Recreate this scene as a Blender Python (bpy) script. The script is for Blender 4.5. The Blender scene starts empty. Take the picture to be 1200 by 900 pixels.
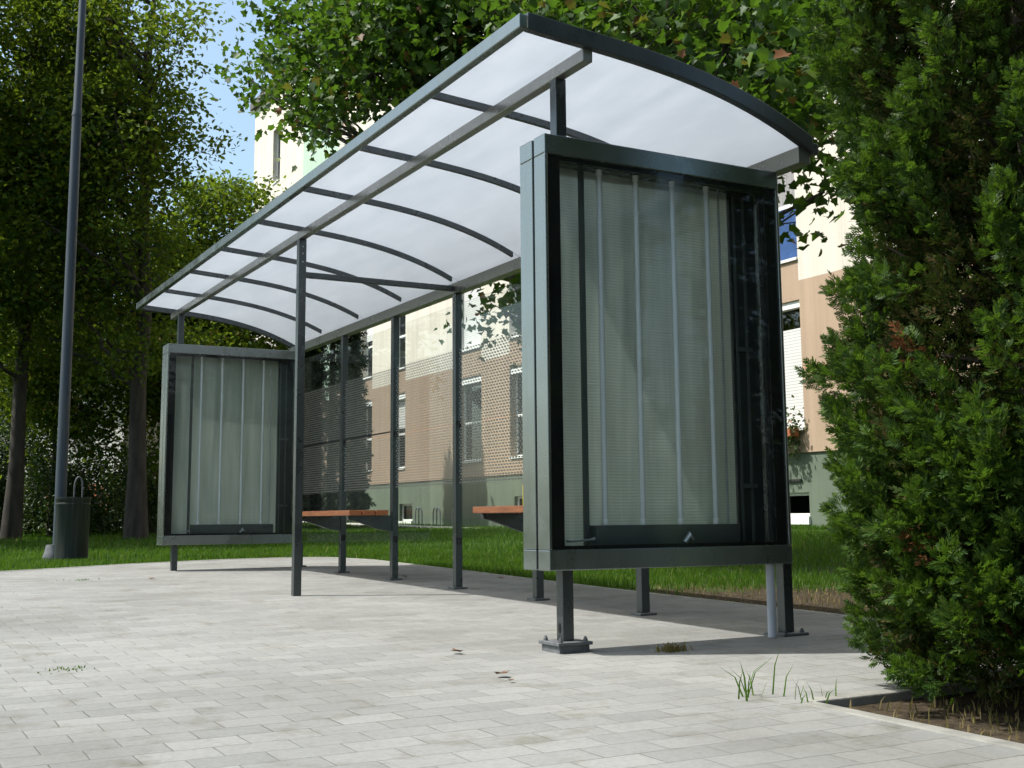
import bpy, math, random
import numpy as np
from mathutils import Vector, Matrix
D = bpy.data
scn = bpy.context.scene
COL = scn.collection
rng = np.random.default_rng(7)
random.seed(7)

# ------------------------------------------------------------------ site constants (metres)
W, BAY, NB = 1.2316, 1.1809, 6            # shelter depth, bay length, bays
LEN = BAY * NB
ZB, ZT = 0.3447, 2.2447                   # display case bottom / top
XL, XR, HD = -0.1407, 1.1905, 0.112       # display case left / right / half depth
ZF, ZK = 2.546, 2.2543                    # undersides of front and back beams
GX, GY = 0.00383, 0.01479                 # the plaza falls gently towards the street

def g(x, y):
    return GX * min(max(x, -15), 15) + GY * min(max(y, -12), 42)
def gn(x, y):
    return GX * np.clip(x, -15, 15) + GY * np.clip(y, -12, 42)

# ------------------------------------------------------------------ materials
def new_mat(name):
    m = D.materials.new(name); m.use_nodes = True
    nt = m.node_tree
    for n in list(nt.nodes): nt.nodes.remove(n)
    out = nt.nodes.new('ShaderNodeOutputMaterial')
    return m, nt, out
def N(nt, t, **kw):
    n = nt.nodes.new(t)
    for k, v in kw.items():
        if hasattr(n, k): setattr(n, k, v)
        else: n.inputs[k].default_value = v
    return n
def L(nt, a, b): nt.links.new(a, b)
def math_node(nt, op, a, b=None, c=None):
    n = nt.nodes.new('ShaderNodeMath'); n.operation = op
    for i, v in enumerate((a, b, c)):
        if v is None: continue
        if isinstance(v, (int, float)): n.inputs[i].default_value = v
        else: L(nt, v, n.inputs[i])
    return n.outputs[0]
def mixc(nt, fac, a, b, blend='MIX'):
    n = nt.nodes.new('ShaderNodeMix'); n.data_type = 'RGBA'; n.blend_type = blend
    for sock, v in ((n.inputs[0], fac), (n.inputs[6], a), (n.inputs[7], b)):
        if isinstance(v, (int, float)): sock.default_value = v
        elif isinstance(v, tuple): sock.default_value = v if len(v) == 4 else v + (1,)
        else: L(nt, v, sock)
    return n.outputs[2]
def ramp(nt, fac, stops):
    n = nt.nodes.new('ShaderNodeValToRGB')
    e = n.color_ramp.elements
    while len(e) < len(stops): e.new(0.5)
    for el, (p, c) in zip(e, stops):
        el.position = p; el.color = c if len(c) == 4 else tuple(c) + (1,)
    L(nt, fac, n.inputs[0])
    return n.outputs[0]
def coords(nt, scale=(1, 1, 1)):
    tc = nt.nodes.new('ShaderNodeTexCoord')
    mp = nt.nodes.new('ShaderNodeMapping'); mp.inputs['Scale'].default_value = scale
    L(nt, tc.outputs['Object'], mp.inputs[0])
    return mp.outputs[0]
def noise(nt, vec, scale, detail=4, rough=0.6, out='Fac'):
    n = N(nt, 'ShaderNodeTexNoise'); n.inputs['Scale'].default_value = scale
    n.inputs['Detail'].default_value = detail; n.inputs['Roughness'].default_value = rough
    L(nt, vec, n.inputs['Vector'])
    return n.outputs[out]
def bump(nt, h, strength=0.3, dist=0.01):
    n = N(nt, 'ShaderNodeBump'); n.inputs['Strength'].default_value = strength
    n.inputs['Distance'].default_value = dist
    L(nt, h, n.inputs['Height'])
    return n.outputs[0]
def principled(nt, out, col, rough=0.5, metal=0.0, spec=0.5, normal=None):
    p = nt.nodes.new('ShaderNodeBsdfPrincipled')
    if isinstance(col, tuple): p.inputs['Base Color'].default_value = col if len(col) == 4 else col + (1,)
    else: L(nt, col, p.inputs['Base Color'])
    if isinstance(rough, (int, float)): p.inputs['Roughness'].default_value = rough
    else: L(nt, rough, p.inputs['Roughness'])
    p.inputs['Metallic'].default_value = metal
    p.inputs['Specular IOR Level'].default_value = spec
    if normal is not None: L(nt, normal, p.inputs['Normal'])
    if out is not None: L(nt, p.outputs[0], out.inputs[0])
    return p

def mat_simple(name, c, rough=0.6, var=0.25, scale=6, metal=0.0, spec=0.5, bs=0.15, bscale=60, stretch=(1, 1, 1)):
    m, nt, out = new_mat(name)
    v = coords(nt, stretch)
    f = noise(nt, v, scale, 5)
    lo = tuple(x * (1 - var) for x in c); hi = tuple(min(1, x * (1 + var)) for x in c)
    col = ramp(nt, f, [(0.3, lo), (0.7, hi)])
    b = bump(nt, noise(nt, v, bscale, 3), bs, 0.004)
    principled(nt, out, col, rough, metal, spec, b)
    return m

def mat_paint(name, c, rough=0.38, metal=0.0):
    """powder-coated steel: slight dust and drip streaks"""
    m, nt, out = new_mat(name)
    v = coords(nt); vs = coords(nt, (22, 22, 1.2))
    d = noise(nt, vs, 1.0, 5); d2 = noise(nt, v, 3.5, 4)
    dust = math_node(nt, 'MULTIPLY', ramp(nt, d, [(0.48, (0, 0, 0)), (0.75, (1, 1, 1))]), 0.22)
    col = mixc(nt, dust, c, (0.16, 0.15, 0.125))
    ro = ramp(nt, d2, [(0.3, (rough - .07,) * 3), (0.7, (rough + .14,) * 3)])
    principled(nt, out, col, ro, metal, 0.5, bump(nt, noise(nt, v, 240, 2), 0.04, 0.002))
    return m

M = {}
M['steel'] = mat_paint('anthracite_paint', (0.075, 0.086, 0.09), .26, .7)
M['steel_case'] = mat_paint('case_paint', (0.235, 0.265, 0.26), 0.22, 0.86)
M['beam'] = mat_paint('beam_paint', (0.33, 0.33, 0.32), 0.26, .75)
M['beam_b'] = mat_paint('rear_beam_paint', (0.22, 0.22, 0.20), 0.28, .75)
M['post_paint'] = mat_paint('lamp_paint', (0.026, 0.040, 0.058), 0.5)
M['bin_paint'] = mat_paint('bin_green', (0.003, 0.009, 0.009), 0.55)
M['galv'] = mat_simple('galvanised', (0.34, 0.36, 0.38), 0.42, 0.15, 12, 0.6)
M['plate'] = mat_simple('base_plate_steel', (0.10, 0.105, 0.11), 0.6, 0.4, 18, 0.1)
M['pipe'] = mat_simple('grey_pipe', (0.36, 0.38, 0.42), 0.45, 0.08, 8)
M['black'] = mat_simple('black_print', (0.004, 0.004, 0.005), 0.35, 0.1, spec=0.25, bs=0)
M['rubber'] = mat_simple('black_rubber', (0.01, 0.01, 0.011), 0.8)
M['tube'] = mat_simple('lamp_glass', (0.52, 0.56, 0.58), 0.22, 0.05, bs=0)
M['gear'] = mat_simple('gear_tray', (0.045, 0.055, 0.055), 0.5, 0.2)
M['column'] = mat_simple('case_column', (0.012, 0.016, 0.018), 0.5, 0.05, spec=.3, bs=0)
M['cap'] = mat_simple('lamp_cap', (0.6, 0.62, 0.62), 0.4, 0.1)
M['yellow'] = mat_simple('yellow_paint', (0.55, 0.42, 0.012), 0.45, 0.15)
M['white'] = mat_simple('white_plastic', (0.78, 0.78, 0.76), 0.45, 0.06, 4)
M['bark'] = mat_simple('bark', (0.038, 0.032, 0.025), 0.9, 0.6, 9, bs=1.0, bscale=22, stretch=(1, 1, .25))
M['twig'] = mat_simple('twig', (0.07, 0.055, 0.038), 0.9, 0.4)
M['stone'] = mat_simple('edging_concrete', (0.19, 0.185, 0.165), 0.85, 0.25, 9, bs=.4)
M['path'] = mat_simple('path_concrete', (0.40, 0.39, 0.36), 0.85, 0.2, 2)
M['red'] = mat_simple('terracotta', (0.42, 0.14, 0.06), 0.8, 0.2, 2)
M['hous'] = mat_simple('white_render', (0.55, 0.55, 0.52), 0.85, 0.12, 0.8)
M['rooft'] = mat_simple('roof_felt', (0.1, 0.09, 0.085), 0.9, 0.3)
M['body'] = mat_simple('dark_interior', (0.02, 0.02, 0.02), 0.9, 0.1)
M['blue'] = mat_simple('blue_blind', (0.02, 0.065, 0.19), 0.5, 0.2)
M['curtain'] = mat_simple('grey_curtain', (0.26, 0.25, 0.25), 0.8, 0.35, 3, stretch=(1, 14, .4))
M['pink'] = mat_simple('peach_blind', (0.55, 0.36, 0.27), 0.7, 0.1)

# wood seat
m, nt, out = new_mat('varnished_wood')
v = coords(nt, (14, 1.2, 14))
f = noise(nt, v, 5, 6, .65)
col = ramp(nt, f, [(0.25, (0.23, 0.070, 0.028)), (0.55, (0.42, 0.145, 0.055)), (0.8, (0.52, 0.21, 0.085))])
principled(nt, out, col, 0.42, 0, .5, bump(nt, f, .25, .003)); M['wood'] = m

# roller shutter slats
m, nt, out = new_mat('shutter_slats')
tc = nt.nodes.new('ShaderNodeTexCoord'); sx = nt.nodes.new('ShaderNodeSeparateXYZ'); L(nt, tc.outputs['Object'], sx.inputs[0])
fr = math_node(nt, 'FRACT', math_node(nt, 'MULTIPLY', sx.outputs[2], 19.0))
gap = math_node(nt, 'LESS_THAN', fr, 0.16)
rnd = N(nt, 'ShaderNodeTexNoise'); L(nt, tc.outputs['Object'], rnd.inputs[0]); rnd.inputs['Scale'].default_value = 2
col = mixc(nt, gap, mixc(nt, math_node(nt, 'MULTIPLY', rnd.outputs[0], .3), (0.74, 0.74, 0.72), (0.55, 0.54, 0.5)), (0.34, 0.34, 0.34))
principled(nt, out, col, 0.5, 0, .4, bump(nt, fr, .5, .01)); M['shutter'] = m

# glass: thin sheet, see-through with fresnel reflection
def mat_glass(name, tint, refl=1.0, haze=0.0, dots=None):
    m, nt, out = new_mat(name)
    tr = N(nt, 'ShaderNodeBsdfTransparent'); tr.inputs[0].default_value = tint + (1,)
    gl = N(nt, 'ShaderNodeBsdfGlossy'); gl.inputs['Roughness'].default_value = 0.015
    gl.inputs[0].default_value = (0.95, 0.97, 0.97, 1)
    lw = nt.nodes.new('ShaderNodeLayerWeight'); lw.inputs[0].default_value = .5
    f5 = math_node(nt, 'POWER', lw.outputs['Facing'], 5.0)
    fac = math_node(nt, 'MULTIPLY', math_node(nt, 'ADD', math_node(nt, 'MULTIPLY', f5, .96), .04), refl)
    mx = nt.nodes.new('ShaderNodeMixShader'); L(nt, fac, mx.inputs[0]); L(nt, tr.outputs[0], mx.inputs[1]); L(nt, gl.outputs[0], mx.inputs[2])
    res = mx.outputs[0]
    if haze:
        df = N(nt, 'ShaderNodeBsdfDiffuse'); df.inputs[0].default_value = (.5, .52, .5, 1)
        tl = N(nt, 'ShaderNodeBsdfTranslucent'); tl.inputs[0].default_value = (.5, .52, .5, 1)
        ad = nt.nodes.new('ShaderNodeMixShader'); ad.inputs[0].default_value = .5
        L(nt, df.outputs[0], ad.inputs[1]); L(nt, tl.outputs[0], ad.inputs[2])
        v = coords(nt, (1, 1, .4)); h = math_node(nt, 'MULTIPLY', ramp(nt, noise(nt, v, 3, 5), [(.35, (.4,) * 3), (.75, (1.6,) * 3)]), haze)
        m2 = nt.nodes.new('ShaderNodeMixShader'); L(nt, h, m2.inputs[0]); L(nt, res, m2.inputs[1]); L(nt, ad.outputs[0], m2.inputs[2]); res = m2.outputs[0]
    if dots:
        z0, z1, pitch, r = dots
        tc = nt.nodes.new('ShaderNodeTexCoord'); s = nt.nodes.new('ShaderNodeSeparateXYZ'); L(nt, tc.outputs['Object'], s.inputs[0])
        a = math_node(nt, 'DIVIDE', math_node(nt, 'ADD', s.outputs[1], s.outputs[2]), pitch)
        b = math_node(nt, 'DIVIDE', math_node(nt, 'SUBTRACT', s.outputs[1], s.outputs[2]), pitch)
        fa = math_node(nt, 'SUBTRACT', math_node(nt, 'FRACT', math_node(nt, 'ADD', a, 100.0)), .5)
        fb = math_node(nt, 'SUBTRACT', math_node(nt, 'FRACT', math_node(nt, 'ADD', b, 100.0)), .5)
        d = math_node(nt, 'SQRT', math_node(nt, 'ADD', math_node(nt, 'MULTIPLY', fa, fa), math_node(nt, 'MULTIPLY', fb, fb)))
        inside = math_node(nt, 'LESS_THAN', d, r)
        zz = s.outputs[2]
        band = math_node(nt, 'MULTIPLY', math_node(nt, 'GREATER_THAN', zz, z0), math_node(nt, 'LESS_THAN', zz, z1))
        msk = math_node(nt, 'MULTIPLY', inside, band)
        df = N(nt, 'ShaderNodeBsdfDiffuse'); df.inputs[0].default_value = (.20, .20, .19, 1)
        tl = N(nt, 'ShaderNodeBsdfTranslucent'); tl.inputs[0].default_value = (.14, .14, .13, 1)
        ad = nt.nodes.new('ShaderNodeAddShader'); L(nt, df.outputs[0], ad.inputs[0]); L(nt, tl.outputs[0], ad.inputs[1])
        m2 = nt.nodes.new('ShaderNodeMixShader'); L(nt, msk, m2.inputs[0]); L(nt, res, m2.inputs[1]); L(nt, ad.outputs[0], m2.inputs[2]); res = m2.outputs[0]
    L(nt, res, out.inputs[0])
    return m
M['glass'] = mat_glass('clear_glass', (0.96, 0.975, 0.965), 0.38, 0.008)
M['glass_dots'] = mat_glass('dotted_glass', (0.95, 0.97, 0.955), 0.55, 0.008, (0.76, 1.78, 0.042, 0.25))
M['window_glass'] = mat_glass('window_glass', (0.35, 0.40, 0.42), 1.6)

# opal polycarbonate roof
m, nt, out = new_mat('opal_polycarbonate')
v = coords(nt, (3, .6, 1))
f = noise(nt, v, 2.5, 5)
c1 = ramp(nt, f, [(.25, (.70, .74, .79)), (.7, (.79, .82, .87))])
df = N(nt, 'ShaderNodeBsdfDiffuse'); df.inputs[0].default_value = (.62, .64, .66, 1)
tl = N(nt, 'ShaderNodeBsdfTranslucent'); L(nt, c1, tl.inputs[0])
mx = nt.nodes.new('ShaderNodeMixShader'); mx.inputs[0].default_value = .74
L(nt, df.outputs[0], mx.inputs[1]); L(nt, tl.outputs[0], mx.inputs[2])
gl = N(nt, 'ShaderNodeBsdfGlossy'); gl.inputs['Roughness'].default_value = .25
fr = N(nt, 'ShaderNodeFresnel'); fr.inputs[0].default_value = 1.45
m2 = nt.nodes.new('ShaderNodeMixShader'); L(nt, math_node(nt, 'MULTIPLY', fr.outputs[0], .5), m2.inputs[0]); L(nt, mx.outputs[0], m2.inputs[1]); L(nt, gl.outputs[0], m2.inputs[2])
L(nt, m2.outputs[0], out.inputs[0]); M['opal'] = m

# ribbed diffuser sheet in the display cases: see-through but blurred
m, nt, out = new_mat('ribbed_diffuser')
tc = nt.nodes.new('ShaderNodeTexCoord'); s = nt.nodes.new('ShaderNodeSeparateXYZ'); L(nt, tc.outputs['Object'], s.inputs[0])
rib = math_node(nt, 'SINE', math_node(nt, 'MULTIPLY', s.outputs[2], 2 * math.pi * 72))
v = coords(nt, (7, 7, .5))
fstreak = noise(nt, v, 2.2, 5)
colr = ramp(nt, fstreak, [(.3, (.47, .54, .51)), (.7, (.80, .86, .82))])
ribc = math_node(nt, 'ADD', math_node(nt, 'MULTIPLY', rib, .11), .89)
cb_ = nt.nodes.new('ShaderNodeCombineColor')
for q_ in range(3): L(nt, ribc, cb_.inputs[q_])
colr = mixc(nt, 1.0, colr, cb_.outputs[0], 'MULTIPLY')
bm_ = bump(nt, math_node(nt, 'ADD', math_node(nt, 'MULTIPLY', rib, .5), .5), .5, .002)
tl = N(nt, 'ShaderNodeBsdfTranslucent'); L(nt, colr, tl.inputs[0]); L(nt, bm_, tl.inputs['Normal'])
df = N(nt, 'ShaderNodeBsdfDiffuse'); L(nt, colr, df.inputs[0]); L(nt, bm_, df.inputs['Normal'])
mx = nt.nodes.new('ShaderNodeMixShader'); mx.inputs[0].default_value = .45; L(nt, df.outputs[0], mx.inputs[1]); L(nt, tl.outputs[0], mx.inputs[2])
rf = N(nt, 'ShaderNodeBsdfRefraction'); rf.inputs['Roughness'].default_value = .42; rf.inputs['IOR'].default_value = 1.2
rf.inputs[0].default_value = (.64, .67, .65, 1)
tp = N(nt, 'ShaderNodeBsdfTransparent'); tp.inputs[0].default_value = (.64, .67, .65, 1)
m1 = nt.nodes.new('ShaderNodeMixShader'); m1.inputs[0].default_value = .62; L(nt, tp.outputs[0], m1.inputs[1]); L(nt, rf.outputs[0], m1.inputs[2])
m2 = nt.nodes.new('ShaderNodeMixShader'); m2.inputs[0].default_value = .54; L(nt, m1.outputs[0], m2.inputs[1]); L(nt, mx.outputs[0], m2.inputs[2])
L(nt, m2.outputs[0], out.inputs[0]); M['ribbed'] = m

# concrete block paving, courses running across the shelter
m, nt, out = new_mat('block_paving')
tc = nt.nodes.new('ShaderNodeTexCoord'); s = nt.nodes.new('ShaderNodeSeparateXYZ'); L(nt, tc.outputs['Object'], s.inputs[0])
X, Y = s.outputs[0], s.outputs[1]
tri = math_node(nt, 'PINGPONG', X, 0.1)                           # interlocking zig-zag stones towards the shelter
zone = math_node(nt, 'GREATER_THAN', Y, 0.62)
yy = math_node(nt, 'ADD', Y, math_node(nt, 'MULTIPLY', math_node(nt, 'MULTIPLY', tri, .42), zone))
cb = nt.nodes.new('ShaderNodeCombineXYZ'); L(nt, X, cb.inputs[0]); L(nt, yy, cb.inputs[1])
wob = N(nt, 'ShaderNodeTexNoise'); wob.inputs['Scale'].default_value = 5; wob.inputs['Detail'].default_value = 3; L(nt, tc.outputs['Object'], wob.inputs[0])
wv = nt.nodes.new('ShaderNodeVectorMath'); wv.operation = 'MULTIPLY_ADD'; L(nt, wob.outputs['Color'], wv.inputs[0]); wv.inputs[1].default_value = (.012, .012, 0); L(nt, cb.outputs[0], wv.inputs[2])
bk = nt.nodes.new('ShaderNodeTexBrick'); L(nt, wv.outputs[0], bk.inputs[0])
bk.offset = 0.5; bk.inputs['Scale'].default_value = 1; bk.inputs['Brick Width'].default_value = .205; bk.inputs['Row Height'].default_value = .125
bk.inputs['Mortar Size'].default_value = .0030; bk.inputs['Mortar Smooth'].default_value = .8; bk.inputs['Bias'].default_value = 0.0
bk.inputs[1].default_value = (.176, .177, .170, 1); bk.inputs[2].default_value = (.216, .216, .207, 1); bk.inputs[3].default_value = (.150, .148, .136, 1)
big = ramp(nt, noise(nt, tc.outputs['Object'], .55, 6, .6), [(.28, (.70, .69, .66)), (.5, (.99, .99, .99)), (.72, (1.14, 1.14, 1.13))])
fine = ramp(nt, noise(nt, tc.outputs['Object'], 55, 4, .7), [(.25, (.84,) * 3), (.75, (1.10,) * 3)])
spots = ramp(nt, noise(nt, tc.outputs['Object'], 4.2, 6, .7), [(.54, (1, 1, 1)), (.72, (.68, .66, .58))])
col = mixc(nt, 1.0, mixc(nt, 1.0, mixc(nt, 1.0, bk.outputs[0], big, 'MULTIPLY'), fine, 'MULTIPLY'), spots, 'MULTIPLY')
# moss in some joints
mossm = math_node(nt, 'MULTIPLY', bk.outputs['Fac'], ramp(nt, noise(nt, tc.outputs['Object'], 2.3, 4), [(.52, (0, 0, 0)), (.66, (1, 1, 1))]))
col = mixc(nt, math_node(nt, 'MULTIPLY', mossm, .75), col, (.055, .058, .03))
hgt = math_node(nt, 'ADD', math_node(nt, 'MULTIPLY', bk.outputs['Fac'], -1.0), math_node(nt, 'MULTIPLY', noise(nt, tc.outputs['Object'], 90, 3), .22))
principled(nt, out, col, .88, 0, .25, bump(nt, hgt, .55, .006)); M['paving'] = m

# ground under the grass: earth, darker green where turf
m, nt, out = new_mat('turf_ground')
v = coords(nt)
f = noise(nt, v, 1.4, 6, .7)
gr = ramp(nt, noise(nt, v, 26, 5, .7), [(.3, (.020, .040, .008)), (.7, (.050, .085, .018))])
ea = ramp(nt, noise(nt, v, 18, 6, .75), [(.25, (.016, .012, .008)), (.5, (.042, .032, .021)), (.8, (.11, .082, .055))])
s = nt.nodes.new('ShaderNodeSeparateXYZ'); L(nt, v, s.inputs[0])
sd = math_node(nt, 'SUBTRACT', 3.0, s.outputs[1])                 # bare bed near the street end
sdx = math_node(nt, 'ADD', math_node(nt, 'MULTIPLY', sd, .5), math_node(nt, 'MULTIPLY', f, 1.6))
limx = math_node(nt, 'LESS_THAN', math_node(nt, 'ADD', s.outputs[0], math_node(nt, 'MULTIPLY', f, 1.5)), 5.2)
fac = math_node(nt, 'MULTIPLY', ramp(nt, sdx, [(.75, (0, 0, 0)), (1.0, (1, 1, 1))]), limx)
col = mixc(nt, fac, gr, ea)
principled(nt, out, col, .95, 0, .1, bump(nt, noise(nt, v, 40, 5), .9, .02)); M['ground'] = m

# foliage
def mat_leaf(name, stops, trans=.4, tcol=(.16, .26, .02), rough=.45, spec=.35):
    m, nt, out = new_mat(name)
    ge = nt.nodes.new('ShaderNodeNewGeometry')
    col = ramp(nt, ge.outputs['Random Per Island'], stops)
    p = principled(nt, None, col, rough, 0, spec)
    tl = N(nt, 'ShaderNodeBsdfTranslucent')
    L(nt, mixc(nt, .6, col, tcol), tl.inputs[0])
    mx = nt.nodes.new('ShaderNodeMixShader'); mx.inputs[0].default_value = trans
    L(nt, p.outputs[0], mx.inputs[1]); L(nt, tl.outputs[0], mx.inputs[2])
    L(nt, mx.outputs[0], out.inputs[0])
    return m
M['maple'] = mat_leaf('maple_leaf', [(0, (.012, .036, .005)), (.45, (.028, .072, .008)), (.85, (.060, .114, .012)), (.955, (.11, .15, .022)), (.965, (.14, .055, .02)), (1, (.17, .06, .022))], .34, (.12, .24, .014), .55, .25)
M['street_leaf'] = mat_leaf('street_leaf', [(0, (.015, .042, .006)), (.5, (.033, .075, .009)), (.80, (.088, .140, .013)), (.96, (.13, .15, .016)), (.98, (.12, .065, .015)), (1, (.10, .05, .02))], .46, (.19, .27, .014), .6, .15)
M['shrub_leaf'] = mat_leaf('shrub_leaf', [(0, (.014, .036, .008)), (1, (.040, .075, .016))], .25, (.1, .16, .02))
M['thuja'] = mat_leaf('thuja_scale', [(0, (.010, .030, .005)), (.5, (.024, .060, .008)), (.88, (.054, .098, .012)), (1, (.10, .13, .026))], .34, (.12, .23, .014), .6, .2)
M['thuja_in'] = mat_leaf('thuja_inner', [(0, (.014, .026, .006)), (.6, (.028, .045, .009)), (1, (.075, .050, .020))], .15, (.07, .10, .012), .7, .1)
M['thuja_dead'] = mat_leaf('thuja_dead', [(0, (.14, .050, .018)), (1, (.17, .075, .034))], .2, (.2, .08, .03), .7, .1)
M['conifer'] = mat_leaf('conifer_needles', [(0, (.010, .026, .010)), (1, (.028, .052, .020))], .1, (.05, .09, .02), .6)
M['grass'] = mat_leaf('grass_blades', [(0, (.022, .062, .005)), (.6, (.046, .108, .008)), (.93, (.078, .145, .014)), (1, (.20, .19, .06))], .4, (.13, .27, .012), .5, .25)
M['drygrass'] = mat_leaf('dry_grass', [(0, (.10, .10, .02)), (.5, (.20, .16, .06)), (1, (.25, .19, .09))], .3, (.22, .18, .05), .7, .2)
M['litter'] = mat_leaf('dry_leaf', [(0, (.10, .035, .018)), (1, (.18, .09, .04))], .2, (.2, .08, .03), .7)
M['flower'] = mat_simple('red_flower', (.5, .04, .02), .6)

# ------------------------------------------------------------------ mesh helpers
class MB:
    def __init__(self): self.v = []; self.f = []
    def add(self, vs, fs):
        o = len(self.v); self.v += [tuple(p) for p in vs]; self.f += [tuple(i + o for i in q) for q in fs]; return self
    def box(self, x0, x1, y0, y1, z0, z1):
        vs = [(x, y, z) for z in (z0, z1) for y in (y0, y1) for x in (x0, x1)]
        return self.add(vs, [(0, 2, 3, 1), (4, 5, 7, 6), (0, 1, 5, 4), (2, 6, 7, 3), (0, 4, 6, 2), (1, 3, 7, 5)])
    def tube(self, pts, rad, n=10, cap=True):
        pts = [Vector(p) for p in pts]
        if isinstance(rad, (int, float)): rad = [rad] * len(pts)
        rings = []
        prev = None
        for i, p in enumerate(pts):
            t = (pts[min(i + 1, len(pts) - 1)] - pts[max(i - 1, 0)]).normalized()
            if prev is None:
                a = t.cross(Vector((0, 0, 1)))
                if a.length < 1e-3: a = Vector((1, 0, 0))
            else: a = prev - t * prev.dot(t)
            a.normalize(); b = t.cross(a); prev = a
            rings.append([p + (a * math.cos(q) + b * math.sin(q)) * rad[i] for q in [2 * math.pi * k / n for k in range(n)]])
        vs = [q for r in rings for q in r]; fs = []
        for i in range(len(rings) - 1):
            for k in range(n):
                fs.append((i * n + k, i * n + (k + 1) % n, (i + 1) * n + (k + 1) % n, (i + 1) * n + k))
        if cap:
            fs.append(tuple(range(n - 1, -1, -1))); fs.append(tuple((len(rings) - 1) * n + k for k in range(n)))
        return self.add(vs, fs)
    def lathe(self, cx, cy, prof, n=24):
        vs = []; fs = []
        for (r, z) in prof:
            for k in range(n):
                a = 2 * math.pi * k / n; vs.append((cx + r * math.cos(a), cy + r * math.sin(a), z))
        for i in range(len(prof) - 1):
            for k in range(n): fs.append((i * n + k, i * n + (k + 1) % n, (i + 1) * n + (k + 1) % n, (i + 1) * n + k))
        return self.add(vs, fs)
    def prism(self, poly, a, b, axis):
        """poly in the two other axes, extruded from a to b along axis 0/1/2"""
        def P(u, w, t):
            return {0: (t, u, w), 1: (u, t, w), 2: (u, w, t)}[axis]
        n = len(poly)
        vs = [P(u, w, a) for u, w in poly] + [P(u, w, b) for u, w in poly]
        fs = [tuple(range(n)), tuple(range(2 * n - 1, n - 1, -1))] + [(i, (i + 1) % n, n + (i + 1) % n, n + i) for i in range(n)]
        return self.add(vs, fs)
    def build(self, name, mat, parent=None, bevel=0, smooth=False):
        o0 = Vector(ORIG.get(parent.name, (0, 0, 0))) if parent else Vector((0, 0, 0))
        me = D.meshes.new(name)
        me.from_pydata([tuple(Vector(p) - o0) for p in self.v], [], self.f)
        me.update()
        import bmesh
        b = bmesh.new(); b.from_mesh(me); bmesh.ops.recalc_face_normals(b, faces=b.faces); b.to_mesh(me); b.free()
        me.materials.append(mat)
        if smooth:
            for p in me.polygons: p.use_smooth = True
        ob = D.objects.new(name, me); COL.objects.link(ob)
        if parent: ob.parent = parent; ORIG[ob.name] = tuple(o0)
        if bevel:
            md = ob.modifiers.new('edge', 'BEVEL'); md.width = bevel; md.segments = 2; md.limit_method = 'ANGLE'; md.angle_limit = math.radians(40)
        if smooth: shade_auto(ob)
        return ob
ORIG = {}
def shade_auto(ob):
    me = ob.data
    try: me.set_sharp_from_angle(angle=math.radians(38))
    except Exception: pass
def thing(name, loc, label, cat, group=None):
    o = D.objects.new(name, None); COL.objects.link(o); o.location = loc; o.empty_display_size = .2
    ORIG[o.name] = tuple(loc)
    return tag(o, label, cat, group)
def tag(o, label, cat, group=None):
    o['label'] = label; o['category'] = cat
    if group: o['group'] = group
    return o
def structure(o): o['kind'] = 'structure'; return o
def copy_tree(o, parent=None):
    c = o.copy(); COL.objects.link(c); c.parent = parent
    for ch in list(o.children): copy_tree(ch, c)
    return c
def fast_mesh(name, V, faces_list, mats, parent=None, midx=None, smooth=False):
    """V (n,3) numpy; faces_list list of (m,k) int arrays"""
    o0 = np.array(ORIG.get(parent.name, (0, 0, 0))) if parent else np.zeros(3)
    V = (np.asarray(V, np.float32) - o0.astype(np.float32))
    me = D.meshes.new(name)
    me.vertices.add(len(V)); me.vertices.foreach_set('co', V.ravel().astype(np.float32))
    loops = np.concatenate([f.ravel() for f in faces_list]).astype(np.int32)
    tot = np.concatenate([np.full(len(f), f.shape[1], np.int32) for f in faces_list])
    st = np.concatenate([[0], np.cumsum(tot)[:-1]]).astype(np.int32)
    me.loops.add(len(loops)); me.loops.foreach_set('vertex_index', loops)
    me.polygons.add(len(tot)); me.polygons.foreach_set('loop_start', st)
    try: me.polygons.foreach_set('loop_total', tot)
    except Exception: pass
    for mm in (mats if isinstance(mats, list) else [mats]): me.materials.append(mm)
    if midx is not None: me.polygons.foreach_set('material_index', midx.astype(np.int32))
    if smooth: me.polygons.foreach_set('use_smooth', np.ones(len(tot), bool))
    me.update(calc_edges=True); me.validate()
    ob = D.objects.new(name, me); COL.objects.link(ob)
    if parent: ob.parent = parent; ORIG[ob.name] = tuple(o0)
    return ob

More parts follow.
